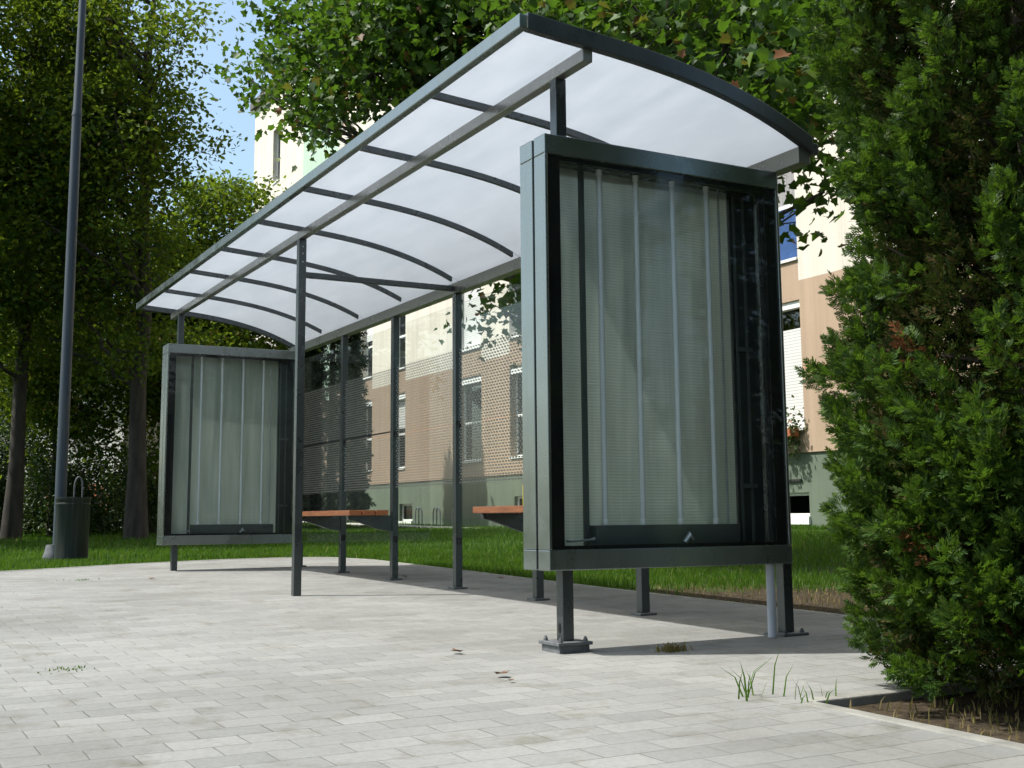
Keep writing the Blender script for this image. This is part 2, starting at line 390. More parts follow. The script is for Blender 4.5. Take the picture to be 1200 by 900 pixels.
# ------------------------------------------------------------------ foliage builders (numpy)
def unit(a): return a / np.maximum(np.linalg.norm(a, axis=-1, keepdims=True), 1e-9)
def frames(nrm, rs):
    t = unit(np.cross(nrm, unit(rs.normal(size=nrm.shape))))
    return t, np.cross(nrm, t)
MAPLE = np.array([(0, 0, 0), (.16, -.03, 0), (.44, .02, 0), (.36, .20, 0), (.58, .46, 0), (.34, .52, 0), (.24, .68, 0), (0, 1.0, 0),
                  (-.24, .68, 0), (-.34, .52, 0), (-.58, .46, 0), (-.36, .20, 0), (-.44, .02, 0), (-.16, -.03, 0)], float)
OVAL = np.array([(0, 0, 0), (.26, .30, .05), (.22, .68, .04), (0, 1, -.03), (-.22, .68, .04), (-.26, .30, .05)], float)
def leaves(name, P, size, mat, rs, shape=OVAL, up=.9, droop=.25, parent=None):
    n = len(P)
    nrm = unit(rs.normal(size=(n, 3)) * .75 + np.array([0, 0, up]))
    a, b = frames(nrm, rs)
    b = unit(b + np.array([0, 0, -droop])); a = unit(np.cross(b, nrm)); nrm = np.cross(a, b)
    s = size * rs.uniform(.6, 1.25, size=(n, 1, 1))
    S = shape.copy(); fold = np.abs(S[:, 0]) * .30
    curl = rs.uniform(-.25, .10, size=(n, 1))
    zc = fold[None, :] + curl * (S[None, :, 1] ** 2)
    V = P[:, None, :] + s * (a[:, None, :] * S[None, :, 0, None] + b[:, None, :] * S[None, :, 1, None] + nrm[:, None, :] * zc[..., None])
    k = len(S)
    base = (np.arange(n) * k)[:, None]
    if k == 6: tris = np.array([(0, 1, 2, 3), (0, 3, 4, 5)])
    else: tris = np.array([(0, 1, 2, 3), (0, 3, 4, 5), (0, 5, 6, 7), (0, 7, 8, 9), (0, 9, 10, 11), (0, 11, 12, 13)])
    F = (base[:, None, :] + tris[None]).reshape(-1, 4)
    return fast_mesh(name, V.reshape(-1, 3), [F], mat, parent)

def limb_path(a, b, rs, n=6, sag=.0, wob=.06):
    a, b = np.array(a, float), np.array(b, float); d = np.linalg.norm(b - a)
    t = np.linspace(0, 1, n)[:, None]
    p = a + (b - a) * t + np.array([0, 0, 1]) * (t * (1 - t)) * sag * d
    p[1:-1] += rs.normal(size=(n - 2, 3)) * wob * d
    return p

def tree(label, foot, height, lobes, leaf_n, leaf_size, leaf_mat, seed, trunk_r=.17, shape=OVAL, name='broadleaf_tree', group=None, clus=60,
         fork=.35, cl_sd=.30, cut=None, limb_r=.055, lean=(0, 0)):
    """lobes: list of (x,y,z,r) balls of foliage in world coordinates around which twig clusters gather"""
    rs = np.random.default_rng(seed)
    fx, fy = foot; fz = g(fx, fy)
    root = thing(name, (fx, fy, fz), label, 'tree', group)
    tb = MB()
    top = np.array([fx + lean[0], fy + lean[1], fz + height * .86])
    tp = limb_path((fx, fy, fz - .15), top, rs, 9, 0, .004)
    rr = [trunk_r * 1.35] + [trunk_r * (1 - .88 * (i / 8) ** 1.1) for i in range(1, 9)]
    tb.tube(tp, rr, 12)
    cen = []; limbpts = [tuple(p) + (0,) for p in tp[3:]]
    for (x, y, z, r) in lobes:
        tgt = np.array([x, y, z])
        zs = max(fz + height * fork * .7, z - np.hypot(x - fx, y - fy) * .75)
        k = np.argmin(np.abs(tp[:, 2] - zs)); k = max(1, k)
        lp = limb_path(tp[k], tgt, rs, 7, .12, .035)
        r0 = min(limb_r, rr[k] * .7)
        tb.tube(lp, [r0 * (1 - .8 * i / 6) for i in range(7)], 7)
        nc = max(4, int(leaf_n / clus * r ** 2 / sum(q[3] ** 2 for q in lobes)))
        d = unit(rs.normal(size=(nc, 3))) * (r * rs.uniform(.15, 1.05, size=(nc, 1)) ** .6) * np.array([1, 1, .85])
        cc = tgt + d
        if cut is not None: cc = cc[cut(cc)]
        for c in cc[::2]:
            q = lp[rs.integers(2, 7)]
            tb.tube(limb_path(q, c, rs, 4, .08, .05), [r0 * .28, r0 * .2, r0 * .14, r0 * .08], 4, False)
        cen.append(cc)
    cen = np.concatenate(cen)
    ob = tb.build('trunk', M['bark'], root, smooth=True)
    per = max(8, int(leaf_n / len(cen)))
    P = (cen[:, None, :] + rs.normal(size=(len(cen), per, 3)) * np.array([cl_sd, cl_sd, cl_sd * .5]) * rs.uniform(.6, 1.3, size=(len(cen), 1, 1))).reshape(-1, 3)
    if cut is not None: P = P[cut(P)]
    leaves('crown', P, leaf_size, leaf_mat, rs, shape, parent=root)
    return root

# spray: flat fan of scale leaflets
def sprays(P, Dr, size, rs, nl=9, spread=1.0, width=.10):
    """P base points, Dr outward unit dirs -> vertex array, faces (each spray is one island)"""
    n = len(P)
    side = unit(np.cross(Dr, unit(rs.normal(size=(n, 3)) + np.array([0, 0, .6]))))
    V = []; F = []
    s = size * rs.uniform(.6, 1.3, size=(n, 1))
    nrm = np.cross(Dr, side)
    # stem points along the spray; leaflets alternate left/right, tips curve
    for k in range(nl):
        t = (k + .4) / nl
        sd = 1 if k % 2 else -1
        base = P + Dr * s * t * .75
        ang = spread * (1 - .35 * t)
        ln = s * (.50 - .28 * t)
        d = unit(Dr * np.cos(ang) + sd * side * np.sin(ang) + nrm * rs.normal(size=(n, 1)) * .22)
        w = np.cross(d, nrm); w = unit(w) * s * width
        tip = base + d * ln
        mid = base + d * ln * .5
        V.append(np.stack([base, mid + w, tip, mid - w], 1))
    # leader
    tip = P + Dr * s; w = side * s * width * .8; mid = P + Dr * s * .6
    V.append(np.stack([P, mid + w, tip, mid - w], 1))
    V = np.stack(V, 1)                       # n, nl+1, 4, 3
    # join islands: share nothing, but tint follows each leaflet
    q = np.arange(n * (nl + 1) * 4).reshape(-1, 4)
    return V.reshape(-1, 3), q

def columns_surface(n, rs, profile, cx, cy, z0, h, seed_ph):
    """points on a lumpy column; returns positions and outward dirs"""
    t = rs.uniform(0, 1, n); a = rs.uniform(0, 2 * np.pi, n)
    R = np.interp(t, [q[0] for q in profile], [q[1] for q in profile])
    ph = seed_ph
    lump = 1 + .04 * np.sin(3 * a + 9 * t + ph) + .06 * np.sin(7 * a - 13 * t + 2 * ph) + .07 * np.sin(11 * a + 23 * t + ph * 3) + .05 * np.sin(5 * a + 41 * t - ph)
    lump = lump - .16 * np.clip(np.sin(9 * a + 5 * t + ph + 1.5 * np.sin(12 * t)) * np.sin(14 * t - 3 * a + ph) - .25, 0, 1)
    depth = 1 - np.abs(rs.normal(size=n)) * .12
    r = R * lump * np.clip(depth, .2, 1)
    P = np.stack([cx + r * np.cos(a), cy + r * np.sin(a), z0 + t * h], 1)
    out = np.stack([np.cos(a), np.sin(a), np.full(n, .55)], 1)
    return P, unit(out + rs.normal(size=(n, 3)) * .42), a, t

def thuja(label, foot, h, profile, n, size, seed, group=None):
    """flame-like plumes of flat scale sprays standing out from a dark inner column"""
    rs = np.random.default_rng(seed)
    fx, fy = foot; fz = g(fx, fy)
    root = thing('thuja_tree', (fx, fy, fz), label, 'conifer', group)
    prof = lambda t: np.interp(t, [q[0] for q in profile], [q[1] for q in profile])
    npl = 620; per = int(n / npl)
    Ps = []; Ds = []; deadP = []; deadD = []
    for i in range(npl):
        t = rs.uniform(0, .97) if i > 130 else rs.uniform(-.005, .20)
        a = rs.uniform(0, 2 * np.pi); R = prof(t)
        outd = np.array([np.cos(a), np.sin(a), 0])
        r_in = R * rs.uniform(.50, .74)
        base = np.array([fx, fy, fz + .02 + t * h]) + outd * r_in
        d = unit(outd * rs.uniform(.55, 1.0) + np.array([0, 0, rs.uniform(.35, .95)]) + rs.normal(size=3) * .16)
        ln = (R - r_in) * rs.uniform(.95, 1.30) / max(.4, np.hypot(d[0], d[1]))
        ln = min(ln, .42)
        wd = rs.uniform(.055, .10)
        u = rs.uniform(0, 1, per) ** .8
        taper = (1 - u) ** .6 + .12
        off = unit(rs.normal(size=(per, 3))) * (wd * taper * rs.uniform(.3, 1.0, per) ** .5)[:, None]
        P = base + d * (u * ln)[:, None] + off
        D_ = unit(d * .75 + unit(off) * .75 + rs.normal(size=(per, 3)) * .22 + np.array([0, 0, .12]))
        if rs.uniform() < .028:
            deadP.append(P[::3] - d * .03); deadD.append(unit(D_[::3] + np.array([0, 0, -.5])))
            P = P[1::3]; D_ = D_[1::3]
        Ps.append(P); Ds.append(D_)
    P = np.concatenate(Ps); Dr = np.concatenate(Ds)
    V, F = sprays(P, Dr, size, rs, 11, .85, .052)
    fast_mesh('foliage', V, [F], M['thuja'], root)
    # sparse inner fill, old brownish wood shows behind the gaps
    k = n // 3
    P2, D2, a2, t2 = columns_surface(k, rs, [(q[0], q[1] * .80) for q in profile], fx, fy, fz + .03, h, seed)
    V, F = sprays(P2, D2, size * 1.25, rs, 7, 1.0, .075)
    fast_mesh('inner_foliage', V, [F], M['thuja_in'], root)
    V, F = sprays(np.concatenate(deadP), np.concatenate(deadD), size * .95, rs, 7, .8, .07)
    fast_mesh('dead_foliage', V, [F], M['thuja_dead'], root)['label'] = 'brown dead sprays showing among the green'
    tb = MB(); tb.tube([(fx, fy, fz - .1), (fx + .02, fy, fz + h * .5), (fx, fy + .02, fz + h * .95)], [.07, .045, .01], 8)
    for j in range(110):
        z = fz + h * (.02 + .9 * j / 110); an = j * 2.4; R = float(prof((z - fz) / h)) * .85
        tb.tube([(fx, fy, z), (fx + R * .55 * math.cos(an), fy + R * .55 * math.sin(an), z + .07), (fx + R * math.cos(an), fy + R * math.sin(an), z + .2)], [.014, .009, .004], 5, False)
    tb.build('trunk', M['twig'], root, smooth=True)
    return root

# ------------------------------------------------------------------ ground, paving, path
def grid_axis(vals): return np.array(sorted(set(vals)), float)
ax = grid_axis(list(np.linspace(-16, 16, 65)) + [-600, -300, -120, -60, -30, 30, 60, 120, 300, 600])
ay = grid_axis(list(np.linspace(-14, 44, 117)) + [-600, -300, -120, -60, -30, 70, 120, 300, 600])
XX, YY = np.meshgrid(ax, ay)
def lawn_z(x, y):
    z = gn(x, y) - .025
    ss = lambda t: np.clip(t, 0, 1) ** 2 * (3 - 2 * np.clip(t, 0, 1))
    z = z + .20 * ss((x - 4) / 5) * (1 - ss((y - 12) / 9))          # lawn swells gently towards the house wall
    return z
ZZ = lawn_z(XX, YY)
V = np.stack([XX.ravel(), YY.ravel(), ZZ.ravel()], 1)
nx, ny = len(ax), len(ay)
I = np.arange(nx * ny).reshape(ny, nx)
F = np.stack([I[:-1, :-1].ravel(), I[:-1, 1:].ravel(), I[1:, 1:].ravel(), I[1:, :-1].ravel()], 1)
structure(fast_mesh('ground', V, [F], M['ground'], smooth=True))

PAVE = [(-14, -11.0), (.02, -11.0), (0.0, -1.52), (2.17, -1.50), (2.17, .6), (2.20, 3.0), (2.32, 5.5), (2.40, 8.0), (2.22, 8.75), (1.85, 9.05), (.9, 8.98),
        (-.12, 8.58), (-1.04, 8.05), (-2.4, 7.4), (-5, 6.3), (-14, 3.6)]
import bmesh
def sheet(name, poly, zoff, mat, depth=.10):
    b = bmesh.new()
    vs = [b.verts.new((x, y, g(x, y) + zoff)) for x, y in poly]
    f = b.faces.new(vs); b.normal_update()
    if f.normal.z < 0: f.normal_flip()
    ret = bmesh.ops.extrude_face_region(b, geom=[f])
    for e in ret['geom']:
        if isinstance(e, bmesh.types.BMVert): pass
    ex = [e for e in ret['geom'] if isinstance(e, bmesh.types.BMVert)]
    for v_ in vs: v_.co.z -= depth
    bmesh.ops.recalc_face_normals(b, faces=b.faces)
    me = D.meshes.new(name); b.to_mesh(me); b.free(); me.materials.append(mat)
    ob = D.objects.new(name, me); COL.objects.link(ob); return structure(ob)
sheet('paving', PAVE, 0.0, M['paving'])
# concrete edging stones round the paving (back edge, far edge, planting bed)
def edging(name, pts, w=.06, rise=.004):
    b = MB()
    for (x0, y0), (x1, y1) in zip(pts[:-1], pts[1:]):
        d = Vector((x1 - x0, y1 - y0)); ln = d.length; d.normalize(); nrm = Vector((-d.y, d.x)); n = max(1, int(ln / 1.0))
        for k in range(n):
            s0, s1 = ln * k / n + .004, ln * (k + 1) / n - .004
            c = []
            for s_, o in ((s0, .002), (s1, .002), (s1, -w), (s0, -w)):
                q = Vector((x0, y0)) + d * s_ + nrm * o; c.append(q)
            vs = [(q.x, q.y, g(q.x, q.y) + rise) for q in c] + [(q.x, q.y, g(q.x, q.y) - .12) for q in c]
            b.add(vs, [(0, 1, 2, 3), (7, 6, 5, 4), (0, 4, 5, 1), (1, 5, 6, 2), (2, 6, 7, 3), (3, 7, 4, 0)])
    return structure(b.build(name, M['stone'], bevel=.005))
edging('paving_edge', list(reversed(PAVE[3:])))
edging('bed_kerb', list(reversed(PAVE[1:4])))
# concrete path along the building
sheet('path', [(9.2, -8), (10.1, -8), (10.1, 41), (9.2, 41)], .02, M['path'])
pth = D.objects['path']
for v_ in pth.data.vertices: pass

def inside_poly(x, y, poly):
    c = np.zeros(len(x), bool); n = len(poly)
    for i in range(n):
        x0, y0 = poly[i]; x1, y1 = poly[i - 1]
        cond = ((y0 > y) != (y1 > y)) & (x < (x1 - x0) * (y - y0) / (y1 - y0 + 1e-12) + x0)
        c ^= cond
    return c
PAVE_W = [(x + (.06 if x > 0 else 0), y + (.06 if y > 3 else 0)) for x, y in PAVE]

def blades(x, y, h, w, rs, lean=.45):
    n = len(x); z = lawn_z(x, y)
    P = np.stack([x, y, z], 1)
    a = rs.uniform(0, 2 * np.pi, n); hh = h * rs.uniform(.5, 1.25, n)
    side = np.stack([np.cos(a), np.sin(a), np.zeros(n)], 1) * (w * rs.uniform(.7, 1.3, n))[:, None]
    b = rs.uniform(0, 2 * np.pi, n); ln = hh * lean * rs.uniform(.1, 1.3, n)
    tip = P + np.stack([np.cos(b) * ln, np.sin(b) * ln, hh], 1)
    mid = P + np.stack([np.cos(b) * ln * .3, np.sin(b) * ln * .3, hh * .6], 1)
    V = np.stack([P - side, P + side, mid + side * .7, tip, mid - side * .7], 1).reshape(-1, 3)
    i = (np.arange(n) * 5)[:, None]
    return V, i + np.array([[0, 1, 2, 4]]), i + np.array([[4, 2, 3]])
def lawn(name, zones, mat, label=None, seed=1):
    rs = np.random.default_rng(seed); Vs = []; Q = []; T = []; o = 0
    for (x0, x1, y0, y1, dens, h, w, keep) in zones:
        n = int((x1 - x0) * (y1 - y0) * dens); x = rs.uniform(x0, x1, n); y = rs.uniform(y0, y1, n)
        k = ~inside_poly(x, y, PAVE_W) & ~((x > 9.15) & (x < 10.15)) & (x < 10.95)
        patch = np.sin(x * 2.1 + 1.3 * np.sin(y * 1.7)) + np.sin(y * 1.6 + x) + rs.normal(size=n) * .8
        k &= patch > -1.5
        if keep is not None: k &= keep(x, y, rs)
        x, y = x[k], y[k]
        hv = h * (1 + .22 * np.sin(x * 3 + y * 2) * np.sin(y * 1.3 - x))
        V, q, t = blades(x, y, hv, w, rs); Vs.append(V); Q.append(q + o); T.append(t + o); o += len(V)
    ob = fast_mesh(name, np.concatenate(Vs), [np.concatenate(Q), np.concatenate(T)], mat)
    ob['kind'] = 'stuff'
    return ob
edge_soil = lambda x, y, rs: (y + .35 * np.sin(x * 4) + rs.normal(size=len(x)) * .55 + (x - 3.7).clip(0) * 2.4) > 3.0
lawn('grass', [
    (2.2, 4.2, -1.4, 9.5, 1900, .060, .0030, edge_soil),
    (4.2, 11, -2, 12, 700, .065, .0050, edge_soil),
    (-7, 4.2, 5, 12.5, 1200, .062, .0040, None),
    (-8, 6, 12.5, 24, 330, .075, .008, None),
    (2.4, 11, 12, 32, 300, .07, .009, None)], M['grass'], seed=3)
soil = lambda x, y, rs: rs.uniform(size=len(x)) < np.clip(.55 - .25 * np.sin(x * 5) * np.sin(y * 4), .1, 1)
lawn('dry_grass', [(2.23, 3.4, -1.4, 3.2, 520, .028, .003, soil), (3.4, 4.6, -1.4, 3.0, 160, .03, .004, soil), (0.05, 2.4, -3.2, -1.6, 700, .035, .003, soil)], M['drygrass'], seed=5)

# ------------------------------------------------------------------ bus shelter
sh = thing('bus_shelter', (W / 2, LEN / 2, g(W / 2, LEN / 2)), 'long anthracite steel bus shelter with arched white translucent roof and dotted glass back wall', 'bus shelter')
PS = .0275
arcx = np.array([-.33, 0, .33, .65, .98, 1.21]); arcz = np.array([2.632, 2.606, 2.578, 2.53, 2.437, 2.347])
AC = np.polyfit(arcx, arcz, 3)
za = lambda x: float(np.polyval(AC, x))
XF, XB = -.335, 1.285
Y0, Y1 = -.262, 7.42
RIBS = [Y0 + (Y1 - Y0) * k / 8 for k in range(1, 8)]
def plate(b, x, y, hx=.075, hy=.075, t=.012):
    z = g(x, y); b.box(x - hx, x + hx, y - hy, y + hy, z + .001, z + .001 + t)
def post(x, y, ztop, gap=False, big=False, foot=True):
    z = g(x, y)
    b = MB(); b.box(x - PS, x + PS, y - PS, y + PS, z + (.014 if foot else -.05), ZB - .002 if gap else ztop)
    p = b.build('post', M['steel'], sh, bevel=.003)
    if gap:
        MB().box(x - PS, x + PS, y - PS, y + PS, ZT + .002, ztop).build('post_head', M['steel'], sh, bevel=.003)
    if not foot: return p, z
    b = MB()
    if big:
        b.box(x - .085, x + .085, y - .085, y + .085, z + .030, z + .044)
        MB().box(x - .075, x + .075, y - .075, y + .075, z - .01, z + .0295).build('foot_block', M['plate'], p, bevel=.003)
    else: plate(b, x, y, *((.075, .075) if x > 1 and y < .1 else (.055, .055)))
    b.build('base_plate', M['plate'], p, bevel=.002)
    if not big and not (x > 1 and y < .1): return p, z
    zt = z + (.046 if big else .014)
    for sx in (-1, 1):
        for sy in (-1, 1):
            c = .062 if big else .052
            MB().lathe(x + sx * c, y + sy * c, [(0, zt - .02), (.011, zt - .02), (.011, zt + .009), (.007, zt + .010), (.006, zt + .018), (0, zt + .018)], 6).build('bolt', M['plate'], p)
    return p, z
for k, yk in ((0, 0), (3, 3 * BAY), (6, LEN)):
    p, z = post(0, yk, ZF, gap=k != 3, big=k == 0, foot=k == 0)
    if k == 0:   # drain hole near the foot
        MB().prism([(.0 + .011 * math.cos(a), z + .098 + .022 * math.sin(a)) for a in [i * math.pi / 8 for i in range(16)]], -PS - .0015, -PS + .01, 0).build('drain_hole', M['black'], p)
for k in range(NB + 1):
    p, z = post(W, k * BAY, ZK, gap=k in (0, NB))
    if 0 < k < NB:
        for zc in (.38, 1.24):
            MB().box(W - .012, W + .012, k * BAY - PS - .022, k * BAY - PS - .001, zc, zc + .05).build('glass_clamp', M['rubber'], p, bevel=.003)
# beams
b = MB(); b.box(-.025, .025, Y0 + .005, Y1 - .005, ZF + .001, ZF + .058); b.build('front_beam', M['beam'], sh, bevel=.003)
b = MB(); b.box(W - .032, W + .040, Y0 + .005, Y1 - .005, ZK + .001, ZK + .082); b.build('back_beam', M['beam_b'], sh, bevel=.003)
zfe = za(XF)
b = MB(); b.box(XF - .022, XF + .020, Y0 - .02, Y1 + .02, zfe - .006, zfe + .056); b.build('edge_rail', M['steel_case'], sh, bevel=.004)
zbe = za(XB)
b = MB(); b.box(XB - .012, XB + .022, Y0 - .02, Y1 + .02, zbe - .004, zbe + .05); b.build('gutter', M['steel'], sh, bevel=.004)
def arch(y0, y1, lo, hi, x0, x1, n=22):
    xs = np.linspace(x0, x1, n)
    poly = [(x, za(x) + lo) for x in xs] + [(x, za(x) + hi) for x in xs[::-1]]
    return MB().prism(poly, y0, y1, 1)
for y in RIBS:
    arch(y - .014, y + .014, .006, .040, XF + .021, W - .03).build('rib', M['steel'], sh)
for y in (Y0, Y1):
    arch(y - .020, y + .020, -.004, .072, XF + .021, XB - .013).build('end_arch', M['steel'], sh, bevel=.003)
ends = [Y0 + .021] + RIBS + [Y1 - .021]
for i, (ya, yb) in enumerate(zip(ends[:-1], ends[1:])):
    arch(ya + .003, yb - .003, .042, .050, XF + .021, XB - .013, 30).build('roof_panel', M['opal'], sh, smooth=True)
b = MB(); b.box(PS + .001, W - .033, 3 * BAY - .018, 3 * BAY + .018, 2.272, 2.312); b.build('tie_bar', M['steel'], sh, bevel=.003)
# back wall panes
for k in range(NB):
    b = MB(); b.box(W - .004, W + .004, k * BAY + PS + .012, (k + 1) * BAY - PS - .012, .345, 2.175)
    b.build('glass_pane', M['glass_dots'], sh)
for k in (4, 5):
    b = MB(); b.box(W - .010, W + .010, k * BAY + PS + .002, (k + 1) * BAY - PS - .002, 1.287, 1.298)
    b.build('glass_joint', M['rubber'], sh)
for k in range(1, NB):      # screws on the post heads
    for zc in (2.235, 2.19):
        MB().prism([(k * BAY + .006 * math.cos(a), zc + .006 * math.sin(a)) for a in [i * math.pi / 4 for i in range(8)]], W - PS - .003, W - PS - .0002, 0).build('screw', M['galv'], sh)
for zc in (2.49, 2.44, 2.38):
    MB().prism([(.0 + .006 * math.cos(a), zc + .006 * math.sin(a)) for a in [i * math.pi / 4 for i in range(8)]], 3 * BAY - PS - .003, 3 * BAY - PS - .0002, 1).build('screw', M['galv'], sh)
# round drain pipe beside the right leg of the near case
zd = g(1.08, -.085)
MB().tube([(1.085, -.072, zd + .003), (1.085, -.072, ZB - .002)], .021, 16).build('drainpipe', M['pipe'], sh, smooth=True)

# ------------------------------------------------------------------ display cases
def make_case(y, label):
    t = thing('display_case', (0, y, ZB), label, 'display case', 'glazed display cases closing the shelter ends')
    T, B = .088, .086
    for (ya, yb) in ((-HD, -.016), (.002, HD)):
        ya += y; yb += y
        fr = MB(); fr.box(XL, XR, ya, yb, ZT - T, ZT); fr.box(XL, XR, ya, yb, ZB, ZB + B)
        fr.box(XL, XL + .016, ya, yb, ZB + B + .0005, ZT - T - .0005); fr.box(XR - .016, XR, ya, yb, ZB + B + .0005, ZT - T - .0005)
        fr.build('door_frame', M['steel_case'], t, bevel=.004)
    s = MB(); ya, yb = y - .015, y + .001
    s.box(XL + .012, XR - .012, ya, yb, ZT - .05, ZT - .01); s.box(XL + .012, XR - .012, ya, yb, ZB + .01, ZB + .05)
    s.box(XL + .012, XL + .03, ya, yb, ZB + .0505, ZT - .0505); s.box(XR - .03, XR - .012, ya, yb, ZB + .0505, ZT - .0505)
    s.build('door_seal', M['rubber'], t)
    gz0, gz1 = ZB + B + .001, ZT - T - .001
    for sgn in (-1, 1):
        yo = y + sgn * (HD - .010)
        gl = MB().box(XL + .017, XR - .017, yo - .003, yo + .003, gz0, gz1).build('glass', M['glass'], t)
        yi = yo - sgn * .005
        bd = MB(); lx, rx = -.056, 1.112
        bd.box(XL + .017, lx, yi - .001, yi + .001, gz0, gz1); bd.box(rx, XR - .017, yi - .001, yi + .001, gz0, gz1)
        bd.box(lx, rx, yi - .001, yi + .001, gz1 - .022, gz1); bd.box(lx, rx, yi - .001, yi + .001, gz0, gz0 + .016)
        bd.build('black_border', M['black'], gl)
    MB().box(-.10, .992, y + .045, y + .050, gz0 + .004, gz1 - .004).build('diffuser_sheet', M['ribbed'], t)
    c = MB(); c.box(.998, 1.150, y + .030, y + .056, gz0 + .004, gz1 - .004); cc = c.build('gear_column', M['column'], t)
    MB().box(1.01, 1.022, y + .022, y + .0295, gz0 + .01, gz1 - .02).build('cable_duct', M['gear'], cc)
    MB().box(1.07, 1.082, y + .020, y + .0295, gz0 + .01, gz1 - .02).build('cable_duct', M['gear'], cc)
    for zc in (1.36, .70): MB().box(1.0, 1.10, y + .012, y + .0195, zc, zc + .02).build('clip', M['gear'], cc)
    MB().box(.118, .140, y + .012, y + .030, ZB + .10, gz1 - .004).build('mullion', M['gear'], t)
    for x in (.215, .418, .628, .832):
        tb = MB().tube([(x, y, .560), (x, y, gz1 - .03)], .0125, 12).build('light_tube', M['tube'], t, smooth=True)
        MB().tube([(x, y, .532), (x, y, .5595)], .015, 12).build('end_cap', M['cap'], tb, smooth=True)
        MB().tube([(x, y, gz1 - .0295), (x, y, gz1 - .004)], .015, 12).build('end_cap', M['cap'], tb, smooth=True)
    MB().tube([(.912, y + .01, .535), (.912, y + .01, gz1 - .005)], .006, 8).build('cable_rod', M['galv'], t, smooth=True)
    MB().box(.150, 1.0 - .05, y - .03, y + .036, gz0 + .006, .531).build('ballast_box', M['gear'], t, bevel=.003)
    MB().tube([(-.015, y - .05, .466), (.012, y - .05, .464), (.10, y - .05, .470), (.125, y - .05, .474)], [.006, .005, .005, .008], 8).build('latch_bar', M['galv'], t, smooth=True)
    MB().tube([(.62, y - .04, .452), (.64, y - .05, .485), (.66, y - .05, .46)], [.012, .016, .006], 8).build('cable_gland', M['galv'], t, smooth=True)
    return t
near = make_case(0, 'large glazed display case nearest the cypress, its front frame in shade')
far = copy_tree(near); far.location = (0, LEN, ZB)
far['label'] = 'farther display case at the tree end of the shelter, pale grey frame'
far.name = 'display_case'

# ------------------------------------------------------------------ benches
def bench(ya, yb, brackets, label):
    zs = .600
    xm = 1.0
    t = thing('bench', (xm, (ya + yb) / 2, zs), label, 'bench', 'wooden benches hung on the back posts')
    for i in range(3):
        x0 = .80 + i * .118
        MB().box(x0, x0 + .106, ya, yb, zs, zs + .042).build('seat_plank', M['wood'], t, bevel=.006)
    for y in brackets:
        y2 = y + (.0 if yb - y > .06 else 0)
        poly = [(W - PS - .002, zs - .001), (W - PS - .002, zs - .135), (1.10, zs - .118), (1.0, zs - .085), (.90, zs - .052), (.825, zs - .036), (.815, zs - .001)]
        MB().prism(poly, y2 - .022, y2 + .022, 1).build('bracket', M['steel'], t, bevel=.002)
    return t
bench(1.10, 2.45, (BAY, 2 * BAY), 'reddish wooden bench half hidden behind the large near display case')
bench(4.63, 5.97, (4 * BAY, 5 * BAY), 'sunlit orange wooden bench beside the farther display case')

# ------------------------------------------------------------------ lamp post and bin
px, py = -.57, 10.25; pz = g(px, py)
lp = thing('street_lamp', (px, py, pz), 'tall slim blue grey lamp post rising behind the green litter bin', 'street lamp')
MB().lathe(px - .05, py, [(.0, pz - .02), (.12, pz - .02), (.118, pz + .03), (.10, pz + .08), (.085, pz + .16), (0, pz + .16)], 20).build('base_cone', M['plate'], lp, smooth=True)
MB().tube([(px, py, pz + .1), (px, py, 5.42)], [.066, .056], 16).build('lower_pole', M['post_paint'], lp, smooth=True)
MB().tube([(px, py, 5.42), (px, py, 5.44), (px, py, 5.5), (px + .02, py, 8.6)], [.060, .060, .050, .036], 16).build('upper_pole', M['post_paint'], lp, smooth=True)
MB().tube([(px + .02, py, 8.55), (px - .2, py - .1, 8.8), (px - .9, py - .4, 8.95)], [.034, .032, .03], 10).build('arm', M['post_paint'], lp, smooth=True)
MB().box(px - 1.5, px - .85, py - .55, py - .27, 8.88, 9.0).build('lamp_head', M['galv'], lp, bevel=.03)
bx, by = -.47, 9.98; bz = g(bx, by)
bn = thing('litter_bin', (bx, by, bz), 'dark green cylindrical litter bin on the grass at the lamp post', 'litter bin')
MB().lathe(bx, by, [(0, bz + .01), (.178, bz + .01), (.182, bz + .06), (.187, bz + .66), (.194, bz + .67), (.194, bz + .70), (.182, bz + .70), (.172, bz + .66), (.168, bz + .10), (0, bz + .09)], 32).build('body', M['bin_paint'], bn, smooth=True)
MB().lathe(bx, by, [(.1872, bz + .615), (.191, bz + .618), (.191, bz + .632), (.1872, bz + .635)], 32).build('hoop', M['bin_paint'], bn, smooth=True)
arc = [(bx + .05 + .045 * math.cos(a), by - .0, bz + .80 + .13 * math.sin(a)) for a in np.linspace(-.2, math.pi + .2, 14)]
MB().tube([(arc[0][0], by, bz + .66)] + arc + [(arc[-1][0], by, bz + .66)],   .009, 8).build('handle', M['plate'], bn, smooth=True)

